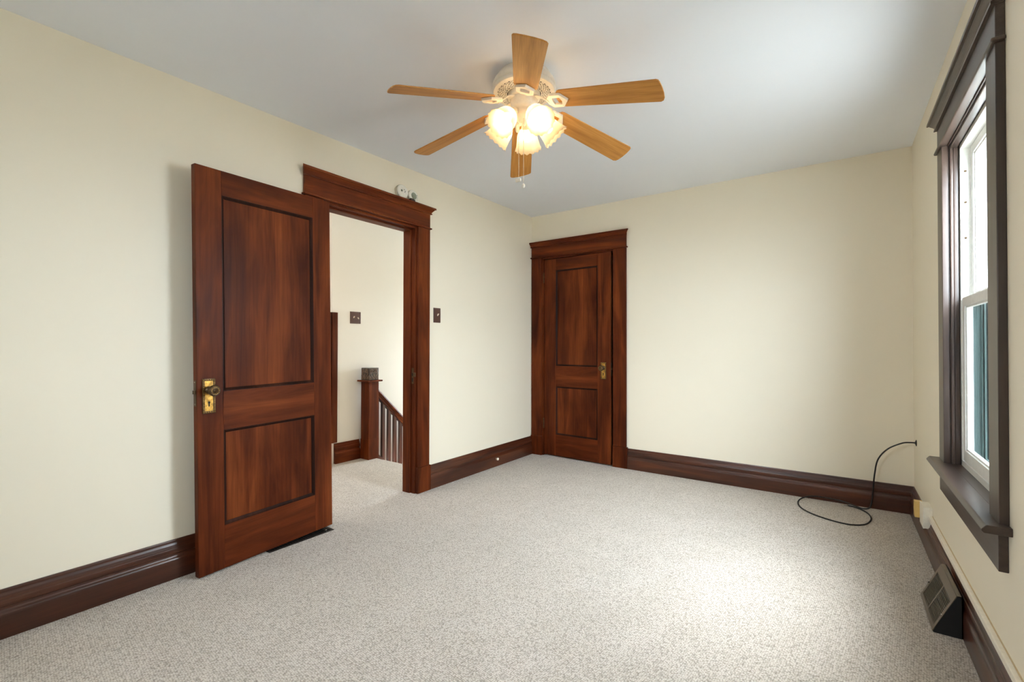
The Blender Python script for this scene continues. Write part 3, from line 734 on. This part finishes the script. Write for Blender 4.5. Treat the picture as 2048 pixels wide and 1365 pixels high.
cg = MB().box(XH-0.002, XH+0.012, 2.618, 2.69, 0.20, 1.452).box(XH-0.03, XH+0.012, 2.616, 2.63, 0.20, 1.452)
tag(cg.build('corner_guard', 'red_z', None, 0.002), 'tall dark wood corner guard on the landing wall', 'corner guard')

# ------------------------------------------------------------------ switches
def switch(name, P, w_, h_, toggles, label):
    """P(a,out,z)->xyz ; a along the wall"""
    root = empty(name, P(0, 0, 0)); o = Vector(P(0, 0, 0)); tag(root, label, 'light switch')
    L = lambda a, t, z: tuple(Vector(P(a, t, z))-o)
    def fr(a0, a1, z0, z1, t0, t1, k):     # frustum block
        v = [L(a0, t0, z0), L(a1, t0, z0), L(a1, t0, z1), L(a0, t0, z1), L(a0+k, t1, z0+k), L(a1-k, t1, z0+k), L(a1-k, t1, z1-k), L(a0+k, t1, z1-k)]
        return MB().add(v, [(0, 1, 2, 3), (4, 5, 6, 7), (0, 1, 5, 4), (1, 2, 6, 5), (2, 3, 7, 6), (3, 0, 4, 7)])
    cp = fr(-w_/2, w_/2, -h_/2, h_/2, 0, 0.006, 0.003).build('cover_plate', 'plate', root, 0.0008)
    fr(-w_/2+0.012, w_/2-0.012, -h_/2+0.012, h_/2-0.012, 0.005, 0.0075, 0.002).build('raised_field', 'plate', cp, 0.0006)
    for a, upw in toggles:
        tg = fr(a-0.0052, a+0.0052, -0.012, 0.012, 0.007, 0.0085, 0.001).build('toggle_slot', 'darkgap', root)
        s = 1 if upw else -1
        v = []
        for t_, zc, hh in ((0.007, 0, 0.008), (0.022, s*0.010, 0.004)):
            v += [L(a-0.0042, t_, zc-hh), L(a+0.0042, t_, zc-hh), L(a+0.0042, t_, zc+hh), L(a-0.0042, t_, zc+hh)]
        MB().add(v, [(0, 1, 2, 3), (4, 5, 6, 7), (0, 1, 5, 4), (1, 2, 6, 5), (2, 3, 7, 6), (3, 0, 4, 7)]).build('toggle', 'toggle', root, 0.0008)
        for zz in (-0.030, 0.030):
            MB().ball(L(a, 0.0078, zz), 0.0028, 8, 5).build('screw', 'darkbrass', root)
    return root
switch('light_switch', lambda a, t, z: (XL+t, 2.717+a, 1.379+z), 0.080, 0.120, [(0, True)], 'brown single switch plate on cream wall beside the bedroom doorway')
switch('light_switch', lambda a, t, z: (XH+t, 2.895+a, 1.412+z), 0.126, 0.120, [(-0.025, True), (0.025, False)], 'brown double switch plate on the landing wall above the newel')

# ------------------------------------------------------------------ alarms standing on the doorway's crown cap
LZ = 2.168+0.052
def disc_thing(name, y, r, prof, lean, label, cat):
    root = empty(name, (XL+0.012, y, LZ)); tag(root, label, cat)
    mt = Matrix.Rotation(-lean, 4, 'Y') @ Matrix.Translation((0, 0, r)) @ Matrix.Rotation(PI/2, 4, 'Y')
    return root, mt
sd, mt = disc_thing('smoke_detector', 2.328, 0.052, None, 0.10, 'round white smoke detector leaning on the doorway crown cap', 'smoke detector')
MB().lathe([(1e-4, 0), (0.052, 0), (0.052, 0.010)], 40, mt).build('back_plate', 'plastic', sd)
MB().lathe([(0.049, 0.010), (0.049, 0.013), (0.051, 0.014), (0.051, 0.022), (0.047, 0.028), (0.040, 0.031), (1e-4, 0.032)], 40, mt).build('body', 'plastic', sd)
MB().lathe([(1e-4, 0.0336), (0.008, 0.0336), (0.008, 0.030)], 16, mt @ Matrix.Translation((0.0, -0.018, 0))).build('test_button', 'grey', sd)
for q, (a, b) in enumerate(((-0.012, 0.008), (-0.002, 0.016), (0.006, 0.012))):
    MB().ball(mt @ Vector((a, b, 0.032)), 0.003, 8, 5).build('vent_dot', 'black', sd)
ca, mt = disc_thing('carbon_monoxide_alarm', 2.440, 0.048, None, 0.10, 'round white alarm with grey-green centre leaning beside the smoke detector', 'alarm')
MB().lathe([(1e-4, 0), (0.048, 0), (0.048, 0.012), (0.045, 0.017), (0.030, 0.020), (1e-4, 0.0205)], 40, mt).build('body', 'plastic', ca)
MB().lathe([(0.026, 0.0195), (0.025, 0.0225), (1e-4, 0.023)], 32, mt).build('centre_cover', 'grey', ca)
MB().box(0, 0.004, -0.006, 0.006, 0, 0.004).build('indicator', 'grey', ca).matrix_local = mt @ Matrix.Translation((-0.014, 0.030, 0.016))
cl_ = MB().box(XL+0.030, XL+0.052, 2.385, 2.432, LZ, LZ+0.013).box(XL+0.034, XL+0.050, 2.39, 2.425, LZ+0.012, LZ+0.018)
tag(cl_.build('battery_cover', 'black', None, 0.002), 'small black plastic cover lying in front of the round alarms', 'cover')

# ------------------------------------------------------------------ door stop on the left baseboard
ds = empty('door_stop', (XL+0.024, 3.493, 0.07)); tag(ds, 'small white-tipped door stop on the baseboard beside the closet', 'door stop')
mt = Matrix.Rotation(PI/2, 4, 'Y')
MB().lathe([(0.013, 0), (0.013, 0.003), (0.006, 0.005), (0.005, 0.012), (1e-4, 0.012)], 16, mt).build('mounting_rose', 'steel', ds)
MB().lathe([(1e-4, 0.011), (0.012, 0.011), (0.0125, 0.016), (0.010, 0.021), (1e-4, 0.022)], 16, mt).build('rubber_tip', 'plastic', ds)

# ------------------------------------------------------------------ floor register under the open door
fr_ = empty('floor_register', (-2.590, 1.515, 0)); tag(fr_, 'dark bronze floor register partly under the open door', 'register')
m = MB(); 
for b in ((-0.045, 0.048, -0.198, -0.180, 0, 0.004), (-0.045, 0.048, 0.180, 0.198, 0, 0.004), (0.036, 0.048, -0.18, 0.18, 0, 0.004), (-0.045, -0.033, -0.18, 0.18, 0, 0.004)): m.box(*b)
m.build('frame', 'floorreg', fr_, 0.001)
box('well', 'darkgap', fr_, (-0.034, 0.037, -0.181, 0.181, 0.0002, 0.0008))
sl0 = None
for k in range(24):
    y = -0.172+k*0.01495
    if sl0 is None: sl0 = box('slat', 'floorreg', fr_, (-0.034, 0.037, -0.002, 0.002, 0.0005, 0.0035)); s_ = sl0
    else: s_ = sl0.copy(); COL.objects.link(s_); s_.parent = fr_
    s_.location = (0, y, 0)
MB().box(0.020, 0.027, 0.150, 0.166, 0.003, 0.009).build('damper_lever', 'steel', fr_, 0.001)

# ------------------------------------------------------------------ baseboard register under the window
BX = XR-0.0245
rg = empty('baseboard_register', (BX, 2.645, 0)); tag(rg, 'brown wedge-shaped louvred register against the baseboard under the window', 'register')
LY = 0.165
sec = [(0, 0.0), (-0.086, 0.0), (-0.088, 0.006), (-0.0165, 0.160), (-0.012, 0.163), (0, 0.163)]
# hollow body: top, side cheeks, back and floor lip
MB().prism(sec, lambda p, q, t: (p, t, q), -LY, -LY+0.002).build('side_cheek', 'regside', rg)
MB().prism(sec, lambda p, q, t: (p, t, q), LY-0.002, LY).build('side_cheek', 'regside', rg)
tp = MB().box(-0.0165, 0, -LY, LY, 0.1605, 0.163).box(-0.003, 0, -LY, LY, 0, 0.163)
tp.build('top', 'regface', rg)
# sloped front frame: local u along slope (bottom->top), v along y
Pb, Pt = Vector((-0.088, 0, 0.005)), Vector((-0.0165, 0, 0.1615))
du = (Pt-Pb); LU = du.length; du.normalize(); nn = Vector((-du.z, 0, du.x))
def slope(u, v, h): p = Pb+du*u+nn*h; return (p.x, v, p.z)
def sblock(u0, u1, v0, v1, h0, h1):
    v = [slope(u, vv, h) for h in (h0, h1) for u, vv in ((u0, v0), (u1, v0), (u1, v1), (u0, v1))]
    return v, [(0, 1, 2, 3), (4, 5, 6, 7), (0, 1, 5, 4), (1, 2, 6, 5), (2, 3, 7, 6), (3, 0, 4, 7)]
ff = MB()
for b in ((0, 0.018, -LY, LY), (LU-0.035, LU, -LY, LY), (0.018, LU-0.035, -LY, -LY+0.020), (0.018, LU-0.035, LY-0.020, LY), (0.018, LU-0.035, -0.005, 0.005)):
    ff.add(*sblock(*b, -0.0015, 0.0015))
ff.build('front_frame', 'regface', rg)
box_in = MB().add(*sblock(0.012, LU-0.03, -LY+0.015, LY-0.015, -0.010, -0.009)).build('dark_interior', 'darkgap', rg)
ns = 15
for v0, v1 in ((-LY+0.020, -0.005), (0.005, LY-0.020)):
    for k in range(ns):
        u = 0.022+k*(LU-0.035-0.026)/(ns-1)
        v = [slope(u-0.0011, v0, 0.001), slope(u-0.0011, v1, 0.001), slope(u+0.0011, v1, 0.001), slope(u+0.0011, v0, 0.001), slope(u-0.0011, v0, -0.004), slope(u-0.0011, v1, -0.004), slope(u+0.0011, v1, -0.004), slope(u+0.0011, v0, -0.004)]
        MB().add(v, [(0, 1, 2, 3), (4, 5, 6, 7), (0, 1, 5, 4), (1, 2, 6, 5), (2, 3, 7, 6), (3, 0, 4, 7)]).build('louvre', 'regface', rg)
for vv in (-LY+0.010, LY-0.010):
    MB().ball(slope(LU*0.42, vv, 0.002), 0.004, 10, 6).build('screw', 'steel' if vv < 0 else 'black', rg)

# ------------------------------------------------------------------ cable, wall grommet, raceway and outlet box
def catmull(P, sub=10):
    P = [Vector(p) for p in P]; out = []
    for i in range(len(P)-1):
        p0, p1, p2, p3 = P[max(i-1, 0)], P[i], P[i+1], P[min(i+2, len(P)-1)]
        for k in range(sub):
            t = k/sub
            out.append(0.5*((2*p1)+(-p0+p2)*t+(2*p0-5*p1+4*p2-p3)*t*t+(-p0+3*p1-3*p2+p3)*t**3))
    return out+[P[-1]]
cr = 0.0046
pts = [(XR+0.005, 4.006, 0.502), (XR-0.03, 4.005, 0.502), (0.335, 3.99, 0.494), (0.262, 3.985, 0.447), (0.213, 4.01, 0.366), (0.196, 4.045, 0.255), (0.190, 4.075, 0.150), (0.182, 4.08, 0.065), (0.168, 4.065, 0.016),
       (0.130, 4.055, 0.005), (0.085, 4.072, 0.012), (0.02, 4.095, 0.022), (-0.06, 4.105, 0.026), (-0.14, 4.098, 0.028), (-0.205, 4.06, 0.022), (-0.246, 3.975, 0.008), (-0.228, 3.845, cr), (-0.165, 3.745, cr), (-0.08, 3.682, cr), (0.0, 3.650, cr), (0.065, 3.650, cr),
       (0.130, 3.705, cr), (0.166, 3.83, cr), (0.158, 3.95, cr), (0.115, 4.030, cr+0.001), (0.075, 4.062, cr+0.001), (0.045, 4.068, cr+0.001)]
cb = MB().tube(catmull(pts, 9), cr, 8).build('coaxial_cable', 'black'); tag(cb, 'thin black cable curving from the wall into a floor loop', 'cable')
cn = MB().tube([(0.050, 4.068, cr+0.002), (0.022, 4.069, cr+0.003)], 0.0052, 10).build('connector', 'steel', cb)
MB().tube([(0.022, 4.069, cr+0.003), (0.012, 4.069, cr+0.003)], 0.0012, 6).build('centre_pin', 'brass', cn)
gm = MB().lathe([(0.004, 0.009), (0.008, 0.009), (0.010, 0.006), (0.019, 0.004), (0.021, 0.0), (0.004, 0.0)], 24, Matrix.Translation((XR, 4.006, 0.502)) @ Matrix.Rotation(-PI/2, 4, 'Y'))
tag(gm.build('cable_grommet', 'black'), 'small dark round grommet where the cable leaves the wall', 'grommet')
rw = MB().box(XR-0.017, XR, YF+0.05, 3.40, 0.1875, 0.213)
rwo = rw.build('wire_raceway', 'cream', None, 0.003); tag(rwo, 'cream surface wiring channel running above the window-wall baseboard', 'wiring channel')
MB().box(XR-0.004, XR, YF+0.05, 3.39, 0.2126, 0.2142).build('cover_lip', 'tan', rwo)
bxr = empty('outlet_box', (XR, 3.44, 0.20)); tag(bxr, 'white surface outlet box at the end of the wiring channel', 'outlet box')
box('back_box', 'plastic', bxr, (-0.036, -0.0005, -0.070, 0.055, -0.058, 0.056), 0.002)
box('face_plate', 'plastic', bxr, (-0.041, -0.035, -0.068, 0.055, -0.060, 0.058), 0.0015)
yb = box('plug_in_block', 'yellow', None, (0.349, 0.386, 3.497, 3.545, 0.160, 0.249), 0.002)
tag(yb, 'yellowed plastic block plugged in beside the white outlet box', 'plug')
